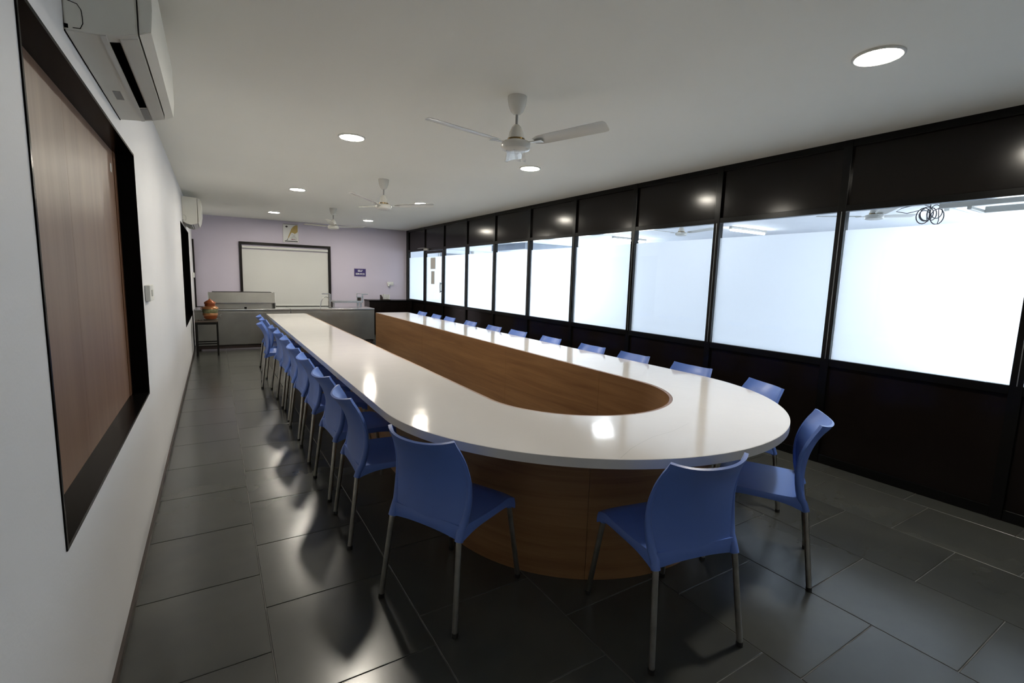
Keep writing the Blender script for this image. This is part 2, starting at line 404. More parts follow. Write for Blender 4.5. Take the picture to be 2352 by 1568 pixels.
for i in range(len(edges)-1):
    a, b = edges[i]+MW, edges[i+1]-MW
    cy = (a+b)/2; hw = (b-a)/2
    def P(name, x0, x1, z0, z1, mat, yy0=-hw, yy1=hw, bev=None):
        o = obj(name, bevbox(x0, x1, yy0, yy1, z0, z1, w=bev) if bev else bxm(x0, x1, yy0, yy1, z0, z1), mat, wr)
        o.location = (0, cy, 0); return o
    is_door = abs(edges[i] - (M0+DM*8)) < 0.02
    P('top_rail', -0.008, 0.05, H-0.055, H, 'frame', bev=0.002)
    P('upper_panel', 0.014, 0.030, ZT+0.05, H-0.055, 'laminate')
    if not is_door:
        P('head_rail', -0.010, 0.05, ZT, ZT+0.05, 'frame', bev=0.003)
        P('sill_rail', -0.010, 0.05, ZS-0.06, ZS, 'frame', bev=0.003)
        P('bottom_rail', -0.008, 0.05, 0.0, 0.075, 'frame', bev=0.003)
        P('lower_panel', 0.014, 0.030, 0.075, ZS-0.06, 'laminate')
        g = P('glass_pane', 0.016, 0.022, ZS, ZT, 'glass')
        bmf = bmesh.new()
        vs = [bmf.verts.new(p) for p in ((0.0235,-hw,ZF),(0.0235,hw,ZF),(0.0235,hw,ZS),(0.0235,-hw,ZS))]
        bmf.faces.new(vs)
        obj('frosted_film', bmf, 'frost', g, recalc=False)
    else:
        P('head_rail', -0.010, 0.05, ZT-0.01, ZT+0.05, 'frame', bev=0.003)
        d = empty('door_1', (W, cy, 0)); tag(d, kind='structure')
        def D(name, x0, x1, y0, y1, z0, z1, mat, par=None, bev=None):
            return obj(name, bevbox(x0, x1, y0, y1, z0, z1, w=bev) if bev else bxm(x0, x1, y0, y1, z0, z1), mat, par or d)
        h2 = hw - 0.004
        D('door_stile', -0.002, 0.04, -h2, -h2+0.055, 0.01, ZT-0.014, 'frame', bev=0.003)
        D('door_stile', -0.002, 0.04, h2-0.055, h2, 0.01, ZT-0.014, 'frame', bev=0.003)
        D('door_rail', -0.002, 0.04, -h2+0.055, h2-0.055, ZT-0.075, ZT-0.014, 'frame', bev=0.003)
        D('door_rail', -0.002, 0.04, -h2+0.055, h2-0.055, ZS-0.06, ZS-0.0, 'frame', bev=0.003)
        D('door_rail', -0.002, 0.04, -h2+0.055, h2-0.055, 0.01, 0.1, 'frame', bev=0.003)
        D('door_panel', 0.012, 0.028, -h2+0.055, h2-0.055, 0.1, ZS-0.06, 'laminate')
        g = D('glass_pane', 0.016, 0.022, -h2+0.055, h2-0.055, ZS, ZT-0.075, 'glass')
        bmf = bmesh.new()
        vs = [bmf.verts.new(p) for p in ((0.0235,-h2+.055,ZF-0.01),(0.0235,h2-.055,ZF-0.01),(0.0235,h2-.055,ZS),(0.0235,-h2+.055,ZS))]
        bmf.faces.new(vs)
        obj('frosted_film', bmf, 'frost', g, recalc=False)
        D('notice_sheet', 0.0145, 0.016, -0.08, 0.21, 1.66, 1.92, 'paper_grey', g)
        D('notice_sheet', 0.0145, 0.016, -0.03, 0.17, 1.31, 1.61, 'paper_grey', g)
        D('door_handle', -0.055, -0.035, -h2+0.015, -h2+0.035, 1.13, 1.36, 'chrome', bev=0.004)
        D('handle_bracket', -0.04, 0.0, -h2+0.018, -h2+0.032, 1.15, 1.17, 'chrome')
        D('handle_bracket', -0.04, 0.0, -h2+0.018, -h2+0.032, 1.32, 1.34, 'chrome')
        cl = D('door_closer', -0.05, -0.012, 0.25, h2-0.02, ZT-0.005, ZT+0.04, 'grey_plastic', bev=0.005)
        bmc = bmesh.new(); tube(bmc, [(-0.05, 0.33, ZT+0.05), (-0.09, 0.62, ZT+0.055), (-0.03, 0.95, ZT+0.06)], 0.008, 6)
        obj('closer_arm', bmc, 'chrome', cl)
trim = obj('trim_1', bxm(W+0.055, W+0.075, Y0, L, H-0.02, H), 'frame'); tag(trim, kind='structure')

# ------------------------------------------------------------------ neighbouring hall seen through the glazing
HX0 = W + 0.056
hf = obj('floor_hall', bxm(HX0+0.045, XH, YH0, YH1, -0.08, 0.0), 'hall_paint'); tag(hf, kind='structure')
hc = obj('ceiling_hall', bxm(W+0.076, XH, YH0, YH1, H, H+0.12), 'hall_paint'); tag(hc, kind='structure')
hw_ = obj('wall_hall_end', bxm(W+0.056, XH, YH1, YH1+0.15, 0, H+0.1), 'hall_paint'); tag(hw_, kind='structure')
hw2 = obj('wall_hall_near', bxm(W+0.056, XH, YH0-0.15, YH0, 0, H+0.1), 'hall_paint'); tag(hw2, kind='structure')
bm = bmesh.new(); box(bm, W, W+0.056, L+0.2, YH1, 0, H+0.1); box(bm, W, W+0.056, YH0, Y0-0.2, 0, H+0.1)
hw4 = obj('wall_hall_left', bm, 'hall_paint'); tag(hw4, kind='structure')
# outer wall with daylit windows
WIN = [(-2.4, 0.4), (0.9, 2.9), (10.3, 12.6), (13.2, 15.4), (16.0, 18.6)]
bm = bmesh.new(); yc = YH0
for (a, b) in WIN:
    box(bm, XH, XH+0.15, yc, a, 0, H+0.1); box(bm, XH, XH+0.15, a, b, 0, 0.7); box(bm, XH, XH+0.15, a, b, 2.35, H+0.1); yc = b
box(bm, XH, XH+0.15, yc, YH1, 0, H+0.1)
ho = obj('wall_hall_outer', bm, 'hall_paint'); tag(ho, kind='structure')
for i, (a, b) in enumerate(WIN):
    wn = empty('window_%d' % (4+i), (XH, (a+b)/2, 0.7)); tag(wn, kind='structure')
    h = (b-a)/2
    obj('daylit_pane', bxm(0.07, 0.08, -h, h, 0, 1.65), 'daylight', wn)
    for s in (-h, -0.02, h-0.04):
        obj('window_bar', bxm(0.02, 0.06, s, s+0.04, 0, 1.65), 'white_plastic', wn)

def tube_light(x, y, label):
    t = empty('tube_light', (x, y, H))
    tag(t, label, 'light', 'tube lights in the hall behind the glazing')
    obj('batten', bevbox(-0.6, 0.6, -0.03, 0.03, -0.05, -0.001, w=0.004), 'white_plastic', t)
    bm = bmesh.new(); tube(bm, [(-0.58, 0, -0.07), (0.58, 0, -0.07)], 0.018, 10); obj('lamp_tube', bm, 'tube', t)
    for s in (-0.58, 0.56):
        obj('lamp_holder', bevbox(s, s+0.02, -0.02, 0.02, -0.09, -0.05, w=0.003), 'white_plastic', t)
for y, lab in ((2.75, 'tube light on hall ceiling behind the glazing, beside the hanging metal frame'), (6.1, 'tube light on hall ceiling behind the glazing, between the two hall fans'), (9.45, 'tube light on hall ceiling behind glazing, beyond both hall fans')):
    tube_light(9.75, y, lab)
tube_light(6.05, 6.05, 'tube light on hall ceiling close behind the glazing, nearest the partition')

# hanging metal frame and tangle of cable
hf_ = empty('hanging_metal_frame', (6.75, 1.75, 2.30))
tag(hf_, 'white metal channel frame hung under hall ceiling behind the glazing', 'metal frame')
for yy in (-0.1, 0.22, 0.30):
    pass
obj('channel_rail', bevbox(-0.20, -0.14, -1.6, 0.25, 0, 0.06, w=0.004), 'white_plastic', hf_)
obj('channel_rail', bevbox(0.16, 0.22, -1.6, 0.0, -0.03, 0.03, w=0.004), 'white_plastic', hf_)
obj('end_bar', bevbox(-0.20, 0.22, 0.0, 0.035, -0.03, 0.0, w=0.004), 'white_plastic', hf_)
for yy in (-1.4, 0.1):
    bm = bmesh.new(); tube(bm, [(-0.17, yy, 0.06), (-0.17, yy, H-2.30)], 0.006, 6); obj('hanger_rod', bm, 'frame_edge', hf_)
bm = bmesh.new()
rc = random.Random(3)
for k in range(7):
    cx, cy, cz = rc.uniform(-.05, .05), rc.uniform(-.06, .06), rc.uniform(-.03, .03)
    ra, rb = rc.uniform(.05, .10), rc.uniform(.035, .08); ph = rc.uniform(0, PI)
    tube(bm, [(cx + ra*math.cos(2*PI*j/16)*math.cos(ph), cy + ra*math.cos(2*PI*j/16)*math.sin(ph), cz - 0.06 + rb*math.sin(2*PI*j/16)) for j in range(17)], 0.005, 5, caps=False)
tube(bm, [(0.02, -0.06, 0.0), (0.02, -0.07, -0.12), (0.0, -0.055, -0.24)], 0.004, 5)
tube(bm, [(0, 0.0, 0.02), (0.02, 0.1, 0.06), (0, 0.25, 0.03), (0.0, 0.3, 0.0), (0, 0.2, -0.03), (0, 0.05, 0.0)], 0.004, 5)
tube(bm, [(0, 0, 0.0), (0.0, 0.02, 0.2), (0, 0, H-2.33)], 0.005, 5)
cb = obj('cable_bundle', bm, 'cable'); cb.location = (6.72, 2.12, 2.33)
tag(cb, 'tangled grey cable coil dangling beside the hanging metal frame', 'cable')

def louvre(x0, x1, z0, z1, label):
    g = empty('wall_louvre', ((x0+x1)/2, YH1-0.001, z0)); tag(g, label, 'vent', 'louvred vents on the hall end wall')
    h = (x1-x0)/2; hz = z1-z0
    obj('backing', bxm(-h, h, -0.01, 0, 0, hz), 'hall_grille', g)
    n = 9
    for i in range(n):
        bm = bmesh.new(); zz = hz*(i+0.5)/n
        box(bm, -h+0.02, h-0.02, -0.05, -0.01, zz-0.012, zz+0.004)
        obj('louvre_slat', bm, 'hall_grille', g)
    obj('side_frame', bxm(-h, -h+0.03, -0.06, -0.01, 0, hz), 'white_plastic', g)
    obj('side_frame', bxm(h-0.03, h, -0.06, -0.01, 0, hz), 'white_plastic', g)
louvre(8.6, 9.9, 2.05, 2.5, 'wide louvred vent high on the hall end wall, beside the white pipe')
louvre(10.5, 11.5, 2.05, 2.45, 'narrower louvred vent on hall end wall, in the outer corner')
bm = bmesh.new(); tube(bm, [(10.2, YH1-0.09, 0), (10.2, YH1-0.09, H)], 0.06, 12)
pp = obj('drain_pipe', bm, 'white_plastic'); tag(pp, 'white vertical pipe between louvred vents on hall end wall', 'pipe')
db = obj('duct_box', bevbox(8.9, XH-0.02, 13.2, 15.4, 2.45, H-0.001, w=0.01), 'hall_grille'); tag(db, 'grey flat duct box under hall ceiling behind the glazing', 'duct')

# ------------------------------------------------------------------ conference table
TZ = 0.77; TT = 0.04
TCX, TCY, RO, RI = 2.352, 2.441, 1.2505, 0.6115
TYE = 9.19
def arc(cx, cy, r, a0, a1, n):
    return [(cx + r*math.cos(a0+(a1-a0)*i/n), cy + r*math.sin(a0+(a1-a0)*i/n)) for i in range(n+1)]
table = empty('conference_table', (TCX, TCY, 0))
tag(table, 'long U-shaped conference table with glossy white top and brown wood panels', 'table')
def u_strip(bm, outer, inner, z0, z1):
    n = len(outer)
    A = [[bm.verts.new((p[0]-TCX, p[1]-TCY, z)) for p in outer] for z in (z0, z1)]
    B = [[bm.verts.new((p[0]-TCX, p[1]-TCY, z)) for p in inner] for z in (z0, z1)]
    for i in range(n-1):
        bm.faces.new((A[1][i], A[1][i+1], B[1][i+1], B[1][i]))
        bm.faces.new((A[0][i], B[0][i], B[0][i+1], A[0][i+1]))
        bm.faces.new((A[0][i], A[0][i+1], A[1][i+1], A[1][i])).smooth = True
        bm.faces.new((B[0][i], B[1][i], B[1][i+1], B[0][i+1])).smooth = True
    for i in (0, n-1):
        bm.faces.new((A[0][i], A[1][i], B[1][i], B[0][i]))
NA = 72
outer = [(TCX-RO, TYE)] + arc(TCX, TCY, RO, PI, 2*PI, NA) + [(TCX+RO, TYE)]
RT = RI + 0.0195
inner = [(TCX-RT, TYE)] + arc(TCX, TCY, RT, PI, 2*PI, NA) + [(TCX+RT, TYE)]
bm = bmesh.new(); u_strip(bm, outer, inner, TZ-TT, TZ)
obj('table_top', bm, 'tabletop', table, 40)
# edge banding in three lengths (seams show on the curve)
def band(i0, i1, closed_end=None):
    o1 = [(TCX + (p[0]-TCX)*1.0, p[1]) for p in outer[i0:i1+1]]
    o2 = []
    for j, p in enumerate(o1):
        idx = i0 + j
        if idx == 0: d = (-1, 0)
        elif idx == len(outer)-1: d = (1, 0)
        else:
            v = Vector((p[0]-TCX, p[1]-TCY)); v.normalize(); d = (v.x, v.y)
        o2.append((p[0]+d[0]*0.0025, p[1]+d[1]*0.0025))
    b = bmesh.new(); u_strip(b, o2, o1, TZ-TT-0.001, TZ-0.0006)
    obj('edge_band', b, 'edge', table, 40)
s1, s2 = 24, 60
band(0, s1); band(s1, s2); band(s2, len(outer)-1)
# a fine joint line in the top where two sheets meet
bm = bmesh.new()
a_j = PI + PI*(s1-0.0)/NA
j0, j1 = 1.30*PI, 1.62*PI
def jline(p, q, w=0.0012):
    p, q = Vector((*p, 0)), Vector((*q, 0)); d = (q-p).normalized(); nrm = Vector((-d.y, d.x, 0))*w
    vs = [bm.verts.new((v.x, v.y, TZ+0.0004)) for v in (p+nrm, p-nrm, q-nrm, q+nrm)]
    bm.faces.new(vs)
JP = [(2.415, 1.565), (2.231, 1.513), (2.076, 1.496), (1.952, 1.458), (1.866, 1.427), (1.742, 1.364)]
for p, q in zip(JP, JP[1:]): jline((p[0]-TCX, p[1]-TCY), (q[0]-TCX, q[1]-TCY), 0.0007)
obj('surface_scratch', bm, 'grey_plastic', table)
# wooden base: panels with open joints
ROB = 0.88; XRB = 3.155; ZB = TZ - TT - 0.0005
aR = 2*PI - math.acos((XRB-TCX)/ROB)
def panel(pts, th, name, z0=0.0, z1=ZB, sgn=1):
    """ribbon of thickness th, offset to the right-hand side of travel (sgn=1)"""
    b = bmesh.new(); off = []
    for i, p in enumerate(pts):
        q0 = Vector(pts[max(i-1, 0)]); q1 = Vector(pts[min(i+1, len(pts)-1)])
        t = (q1-q0).normalized(); n_ = Vector((t.y, -t.x))*sgn
        off.append((p[0]+n_.x*th, p[1]+n_.y*th))
    u_strip(b, pts, off, z0, z1)
    return obj(name, b, 'table_wood', table, 40)
TYB = TYE - 0.012
yseg = [TYB, 6.74, 4.32, TCY+0.42]
for s in (-1, 1):
    for a, b in zip(yseg, yseg[1:]):
        xx = TCX + s*RI
        panel([(xx, a-0.001), (xx, b+0.001)], 0.018, 'inner_panel', sgn=1 if s < 0 else -1, z1=TZ-0.0015)
nin = 24
def arcI(a0, a1): return arc(TCX, TCY, RI, a0, a1, nin)
aseam = 1.47*PI
for (a0, a1, pre, post) in ((PI, aseam-0.002, [(TCX-RI, TCY+0.419)], []), (aseam+0.002, 2*PI, [], [(TCX+RI, TCY+0.419)])):
    panel(pre + arcI(a0, a1) + post, 0.018, 'inner_panel', sgn=1, z1=TZ-0.0015)
# outer panels
for (a, b) in zip([TYB, 6.74, 4.32], [6.74, 4.32, TCY]):
    panel([(TCX-ROB, a-0.001), (TCX-ROB, b+0.001)], 0.018, 'outer_panel', sgn=-1)
    panel([(XRB, a-0.001), (XRB, max(b, TCY)+0.001)], 0.018, 'outer_panel', sgn=1)
for (a0, a1) in ((PI, 1.32*PI), (1.32*PI+0.002, 1.68*PI), (1.68*PI+0.002, aR)):
    panel(arc(TCX, TCY, ROB, a0, a1, 20), 0.018, 'outer_panel', sgn=-1)
panel([(XRB, TCY), (XRB, TCY + ROB*math.sin(aR))], 0.018, 'outer_panel', sgn=1)
# end panels closing the two arms
for (xa, xb) in ((TCX-ROB+0.018, TCX-RI-0.021), (TCX+RI+0.021, XRB-0.018)):
    obj('end_panel', bxm(xa-TCX, xb-TCX, TYB-0.018-TCY, TYB-TCY, 0, ZB), 'table_wood', table)

# ------------------------------------------------------------------ chairs
def interp(tab, z):
    for (a, va), (b, vb) in zip(tab, tab[1:]):
        if z <= b:
            t = (z-a)/(b-a); t = max(0, min(1, t)); 
            return va + (vb-va)*t
    return tab[-1][1]
def smooth_tab(tab, z):
    # cubic-ish smoothing by averaging
    return sum(interp(tab, z+d) for d in (-0.02, -0.01, 0, 0.01, 0.02))/5
def make_chair():
    root = empty('blue_chair')
    # backrest: curved moulded sheet with lips at the sides
    bw = [(0.40, 0.196), (0.46, 0.206), (0.55, 0.215), (0.63, 0.214), (0.72, 0.205), (0.78, 0.193), (0.82, 0.182)]
    byc = [(0.40, -0.196), (0.46, -0.190), (0.52, -0.187), (0.58, -0.190), (0.64, -0.201), (0.70, -0.221), (0.75, -0.246), (0.79, -0.272), (0.82, -0.296)]
    bcv = [(0.40, 0.004), (0.46, 0.012), (0.54, 0.026), (0.64, 0.042), (0.74, 0.050), (0.82, 0.054)]
    nu, nv = 18, 18
    zt = 0.82
    def P(u, v):
        z = 0.415 + (zt-0.415)*v
        w = smooth_tab(bw, z); 
        # slightly rounded top corners
        zz = z + (-0.012 + 0.018*(abs(u)**3))*max(0, (v-0.8)/0.2)
        x = u*w
        y = smooth_tab(byc, z) + smooth_tab(bcv, z)*u*u + 0.010*(abs(u)**8)
        return Vector((x, y, zz))
    bm = bmesh.new(); th = 0.011
    grid = [[None]*(nu+1) for _ in range(nv+1)]
    front = []; back = []
    for j in range(nv+1):
        fr = []; bk = []
        for i in range(nu+1):
            u, v = -1+2*i/nu, j/nv
            p = P(u, v)
            du = P(min(1, u+.02), v) - P(max(-1, u-.02), v); dv = P(u, min(1, v+.02)) - P(u, max(0, v-.02))
            n_ = du.cross(dv).normalized()
            if n_.y > 0: n_ = -n_
            t_ = th*(1.0 + 0.5*abs(u)**6)
            fr.append(bm.verts.new(p - n_*t_*0.5)); bk.append(bm.verts.new(p + n_*t_*0.5))
        front.append(fr); back.append(bk)
    for j in range(nv):
        for i in range(nu):
            bm.faces.new((front[j][i], front[j][i+1], front[j+1][i+1], front[j+1][i]))
            bm.faces.new((back[j][i], back[j+1][i], back[j+1][i+1], back[j][i+1]))
    for j in range(nv):
        bm.faces.new((front[j][0], front[j+1][0], back[j+1][0], back[j][0]))
        bm.faces.new((front[j][nu], back[j][nu], back[j+1][nu], front[j+1][nu]))
    for i in range(nu):
        bm.faces.new((front[nv][i], front[nv][i+1], back[nv][i+1], back[nv][i]))
        bm.faces.new((front[0][i], back[0][i], back[0][i+1], front[0][i+1]))
    # side rails that run down into the rear leg sockets
    for s in (-1, 1):
        pts, rl = [], []
        for k in range(13):
            z = 0.39 + (0.80-0.39)*k/12
            v = max(0, (z-0.415)/(zt-0.415)); p = P(s*0.965, v)
            if z < 0.46:
                t = (0.46-z)/0.07; p = p*(1-t) + Vector((s*0.196, -0.203, z))*t
            p.z = z
            pts.append(p); rl.append(0.0185 if z < 0.43 else max(0.007, 0.0185 - (z-0.43)*0.032))
        tube(bm, pts, 0.01, 10, True, rl)
    obj('backrest', bm, 'blue', root, 42)
    # seat: dished top with an arched skirt
    bm = bmesh.new()
    nx, ny = 14, 14
    def S(u, v):
        y = -0.195 + 0.415*v
        w = 0.204 + 0.014*math.sin(PI*min(1, v*1.15))*0.6 + 0.004*v
        z = 0.452 - 0.014*(1-u*u)*math.sin(PI*min(1, v*1.05)) - 0.020*max(0, (v-0.82)/0.18)**2
        yy = y - 0.018*(abs(u)**4)*(1 if v > 0.5 else 0)*max(0, (v-0.5)/0.5)
        return Vector((u*w, yy, z))
    g = [[bm.verts.new(S(-1+2*i/nx, j/ny)) for i in range(nx+1)] for j in range(ny+1)]
    for j in range(ny):
        for i in range(nx):
            bm.faces.new((g[j][i], g[j][i+1], g[j+1][i+1], g[j+1][i]))
    per = [(g[0][i], 'r', i/nx) for i in range(nx+1)] + [(g[j][nx], 's', j/ny) for j in range(1, ny+1)] + [(g[ny][i], 'f', i/nx) for i in range(nx-1, -1, -1)] + [(g[j][0], 's', j/ny) for j in range(ny-1, 0, -1)]
    prev = [p[0] for p in per]
    for lev in range(1, 4):
        cur = []
        for (v, k, t) in per:
            if k == 's': d = 0.030 + 0.030*(1-math.sin(PI*t))**1.6*(0.75 + 0.5*(1-t))
            elif k == 'f': d = 0.026 + 0.024*(abs(2*t-1))**2.5
            else: d = 0.050 + 0.016*(abs(2*t-1))**2.2
            c = Vector((v.co.x, v.co.y, 0)); out = Vector((v.co.x, v.co.y-0.01, 0)).normalized()
            bulge = 0.006*math.sin(PI*lev/3*0.7)
            cur.append(bm.verts.new(v.co + out*bulge - Vector((0, 0, d*lev/3))))
        n = len(cur)
        for i in range(n):
            bm.faces.new((prev[i], prev[(i+1)%n], cur[(i+1)%n], cur[i]))
        prev = cur
    bmesh.ops.recalc_face_normals(bm, faces=bm.faces[:])
    bmesh.ops.solidify(bm, geom=bm.faces[:], thickness=0.007)
    for s in (-1, 1):      # front leg sockets
        tube(bm, [(s*0.188, 0.178, 0.435), (s*0.192, 0.184, 0.392)], 0.0185, 10, True, [0.019, 0.0175])
    obj('seat', bm, 'blue', root, 38)
    for sx in (-1, 1):
        for (tx, ty, tz, fx, fy) in ((0.196, -0.203, 0.395, 0.22, -0.25), (0.191, 0.182, 0.40, 0.215, 0.245)):
            b = bmesh.new(); tube(b, [(sx*tx, ty, tz), (sx*fx, fy, 0.012)], 0.0125, 12)
            lg = obj('leg', b, 'chrome', root, 40)
            b = bmesh.new(); tube(b, [(sx*(fx-0.001), fy*0.996, 0.02), (sx*fx, fy, 0.0)], 0.0142, 10)
            obj('foot_cap', b, 'rubber', lg, 40)
    return root
chair0 = make_chair()
first = [True]
def put_chair(x, y, fx, fy, label, group):
    c = chair0 if first[0] else copy_tree(chair0)
    first[0] = False
    c.location = (x, y, 0); c.rotation_euler = (0, 0, math.atan2(-fx, fy))
    tag(c, label, 'chair', group)
    return c
ORD = ['first', 'second', 'third', 'fourth', 'fifth', 'sixth', 'seventh', 'eighth', 'ninth', 'tenth', 'eleventh', 'twelfth']
def rot(fx, fy, deg):
    a = math.radians(deg); return fx*math.cos(a)-fy*math.sin(a), fx*math.sin(a)+fy*math.cos(a)
LEFT = [(1.19, 2.74, -2), (1.19, 3.38, 2), (1.19, 4.10, -1), (1.19, 4.72, 2), (1.20, 5.33, -2), (1.195, 5.93, 1), (1.195, 6.50, 3), (1.10, 7.00, -4), (1.175, 7.62, 2), (1.17, 8.15, -1)]
for i, (x, y, dg) in enumerate(LEFT):
    k = len(LEFT)-1-i
    lab = 'blue plastic chair on the white-wall side of table, %s from the steel counter' % ORD[k]
    if k == 2: lab = 'blue plastic chair pulled out furthest on the white-wall side of table'
    put_chair(x, y, *rot(1, 0, dg), lab, 'chairs along the white-wall side')
RIGHT = [2.545, 3.19, 3.77, 4.50, 5.21, 5.84, 6.57, 7.33, 7.90, 8.58]
for i, y in enumerate(RIGHT):
    k = len(RIGHT)-1-i
    put_chair(3.452, y, *rot(-1, 0, random.uniform(-2, 2)), 'blue plastic chair on the glazed-wall side of table, %s from the dark cabinet' % ORD[k], 'chairs along the glazed side')
put_chair(1.285, 1.965, 0.903, 0.43, 'blue plastic chair at curved table end, on the shuttered-window side', 'chairs round the curved end')
put_chair(1.99, 1.325, 0.186, 0.982, 'blue plastic chair at curved table end, next to the one by the shuttered window', 'chairs round the curved end')
put_chair(2.865, 1.415, -0.494, 0.869, 'blue plastic chair angled away from curved table end, showing its empty seat', 'chairs round the curved end')
put_chair(3.352, 1.945, -0.905, 0.424, 'blue plastic chair at curved table end, on the glazed-wall side', 'chairs round the curved end')

# ------------------------------------------------------------------ ceiling lights
def downlight(x, y, label):
    t = empty('ceiling_downlight', (x, y, H))
    tag(t, label, 'light', 'round downlights in the ceiling')
    bm = bmesh.new(); lathe(bm, [(0.096, -0.0005), (0.113, -0.0005), (0.113, -0.008), (0.106, -0.012), (0.096, -0.010), (0.096, -0.0005)], 40)
    obj('trim_ring', bm, 'white_plastic', t)
    bm = bmesh.new(); lathe(bm, [(0.0, -0.001), (0.0955, -0.001), (0.0955, -0.009), (0.0, -0.009)], 40, sm=False)
    obj('diffuser', bm, 'lamp_warm', t)
LX = (1.426, 3.267); LY = [1.266 + 3.1708*k for k in range(0, 4)]
for s, x in enumerate(LX):
    for k, y in enumerate(LY):
        if s == 0 and k == 0: continue        # no lamp above the near end of the white wall
        side = ('white-wall', 'glazed-wall')[s]
        downlight(x, y, 'round glowing ceiling downlight in the %s row, %s from the lavender wall' % (side, ORD[len(LY)-1-k]))

# ------------------------------------------------------------------ ceiling fans
def make_fan():
    root = empty('ceiling_fan')
    bm = bmesh.new(); lathe(bm, [(0.0, 0.0), (0.062, 0.0), (0.062, -0.02), (0.056, -0.055), (0.042, -0.09), (0.024, -0.108), (0.012, -0.112), (0.0, -0.112)], 28)
    obj('canopy', bm, 'fan_white', root, 40)
    bm = bmesh.new(); tube(bm, [(0, 0, -0.10), (0, 0, -0.20)], 0.0085, 10); obj('down_rod', bm, 'grey_plastic', root, 40)
    bm = bmesh.new(); lathe(bm, [(0.0, -0.172), (0.016, -0.174), (0.030, -0.188), (0.045, -0.22), (0.053, -0.258), (0.054, -0.266), (0.0, -0.266)], 28)
    obj('motor_bell', bm, 'fan_white', root, 40)
    bm = bmesh.new(); lathe(bm, [(0.0, -0.262), (0.057, -0.262), (0.057, -0.276), (0.0, -0.276)], 28); obj('brass_ring', bm, 'brass', root, 40)
    bm = bmesh.new(); lathe(bm, [(0.0, -0.272), (0.062, -0.274), (0.088, -0.283), (0.096, -0.294), (0.098, -0.312), (0.092, -0.328), (0.070, -0.337), (0.030, -0.341), (0.0, -0.342)], 36)
    obj('motor_housing', bm, 'fan_white', root, 40)
    for k in range(3):
        a = 2*PI*k/3; ca, sa = math.cos(a), math.sin(a)
        def X(r, t, z): return (r*ca - t*sa, r*sa + t*ca, z)
        bm = bmesh.new(); pitch = math.radians(-11); z0 = -0.298
        prof = [(0.13, 0.030), (0.17, 0.050), (0.22, 0.055), (0.40, 0.058), (0.585, 0.061), (0.603, 0.058), (0.612, 0.048)]
        top, bot = [], []
        nt_ = 6
        for (r, hw) in prof:
            ta, ba = [], []
            for i in range(nt_+1):
                t = -hw + 2*hw*i/nt_
                z = z0 + 0.010 + 0.075*(r-0.13) + t*math.tan(pitch) + 0.006*(1-(t/hw)**2)
                ta.append(bm.verts.new(X(r, t, z+0.0015))); ba.append(bm.verts.new(X(r, t, z-0.0015)))
            top.append(ta); bot.append(ba)
        for j in range(len(prof)-1):
            for i in range(nt_):
                bm.faces.new((top[j][i], top[j][i+1], top[j+1][i+1], top[j+1][i])); bm.faces.new((bot[j][i], bot[j+1][i], bot[j+1][i+1], bot[j][i+1]))
            bm.faces.new((top[j][0], top[j+1][0], bot[j+1][0], bot[j][0])); bm.faces.new((top[j][nt_], bot[j][nt_], bot[j+1][nt_], top[j+1][nt_]))
        for i in range(nt_):
            bm.faces.new((top[0][i], bot[0][i], bot[0][i+1], top[0][i+1])); bm.faces.new((top[-1][i], top[-1][i+1], bot[-1][i+1], bot[-1][i]))
        bl_ = obj('blade', bm, 'fan_white', root, 40)
        bm = bmesh.new()
        vs = []
        for z in (-0.288, -0.2915):
            vs.append([bm.verts.new(X(r, t, z - (0.0 if r < 0.1 else 0.004))) for (r, t) in ((0.075, -0.018), (0.12, -0.016), (0.19, -0.026), (0.19, 0.026), (0.12, 0.016), (0.075, 0.018))])
        bm.faces.new(vs[0]); bm.faces.new(vs[1][::-1])
        for i in range(6): bm.faces.new((vs[0][i], vs[1][i], vs[1][(i+1)%6], vs[0][(i+1)%6]))
        obj('blade_bracket', bm, 'fan_white', bl_)
    return root
fan0 = make_fan()
FANS = [(2.09, 2.815, 60, 'white three-bladed ceiling fan with plastic wrap hanging from its motor'),
        (2.199, 6.092, 100, 'white three-bladed ceiling fan between the wrapped fan and the lavender wall'),
        (2.246, 9.308, 12, 'white three-bladed ceiling fan next to the lavender wall')]
for i, (x, y, a, lab) in enumerate(FANS):
    f = fan0 if i == 0 else copy_tree(fan0)
    f.location = (x, y, H); f.rotation_euler = (0, 0, math.radians(a)); f.scale = (1, 1, (1.0, 1.08, 1.10)[i]); tag(f, lab, 'fan', 'ceiling fans over the table')
HF = [(7.15, 2.80, -20, 'white ceiling fan in the hall behind glazing, beside the hanging metal frame'), (7.33, 5.78, 35, 'white ceiling fan in hall behind glazing, further from the hanging metal frame')]
for (x, y, a, lab) in HF:
    f = copy_tree(fan0); f.location = (x, y, H); f.rotation_euler = (0, 0, math.radians(a)); tag(f, lab, 'fan', 'ceiling fans in the hall')
# remains of the clear wrapping on the nearest fan
bm = bmesh.new()
for (px, py, sx, dz, w) in ((-0.045, -0.03, -0.018, 0.075, 0.035), (0.0, -0.05, 0.004, 0.06, 0.03), (0.045, -0.02, 0.012, 0.07, 0.03), (0.01, 0.03, 0.01, 0.055, 0.04)):
    rows = []
    for k in range(5):
        t = k/4
        rows.append([bm.verts.new((px + sx*t + (s*w/2)*(1-0.3*t), py + 0.008*math.sin(6*t + s), -0.341 - dz*t)) for s in (-1, 0, 1)])
    for a, b in zip(rows, rows[1:]):
        for i in range(2): bm.faces.new((a[i], a[i+1], b[i+1], b[i])).smooth = True
wp = obj('plastic_wrap', bm, 'wrap', fan0); wp['label'] = 'torn clear plastic wrap under the motor'
wp.rotation_euler = (0, 0, -math.radians(62+30))

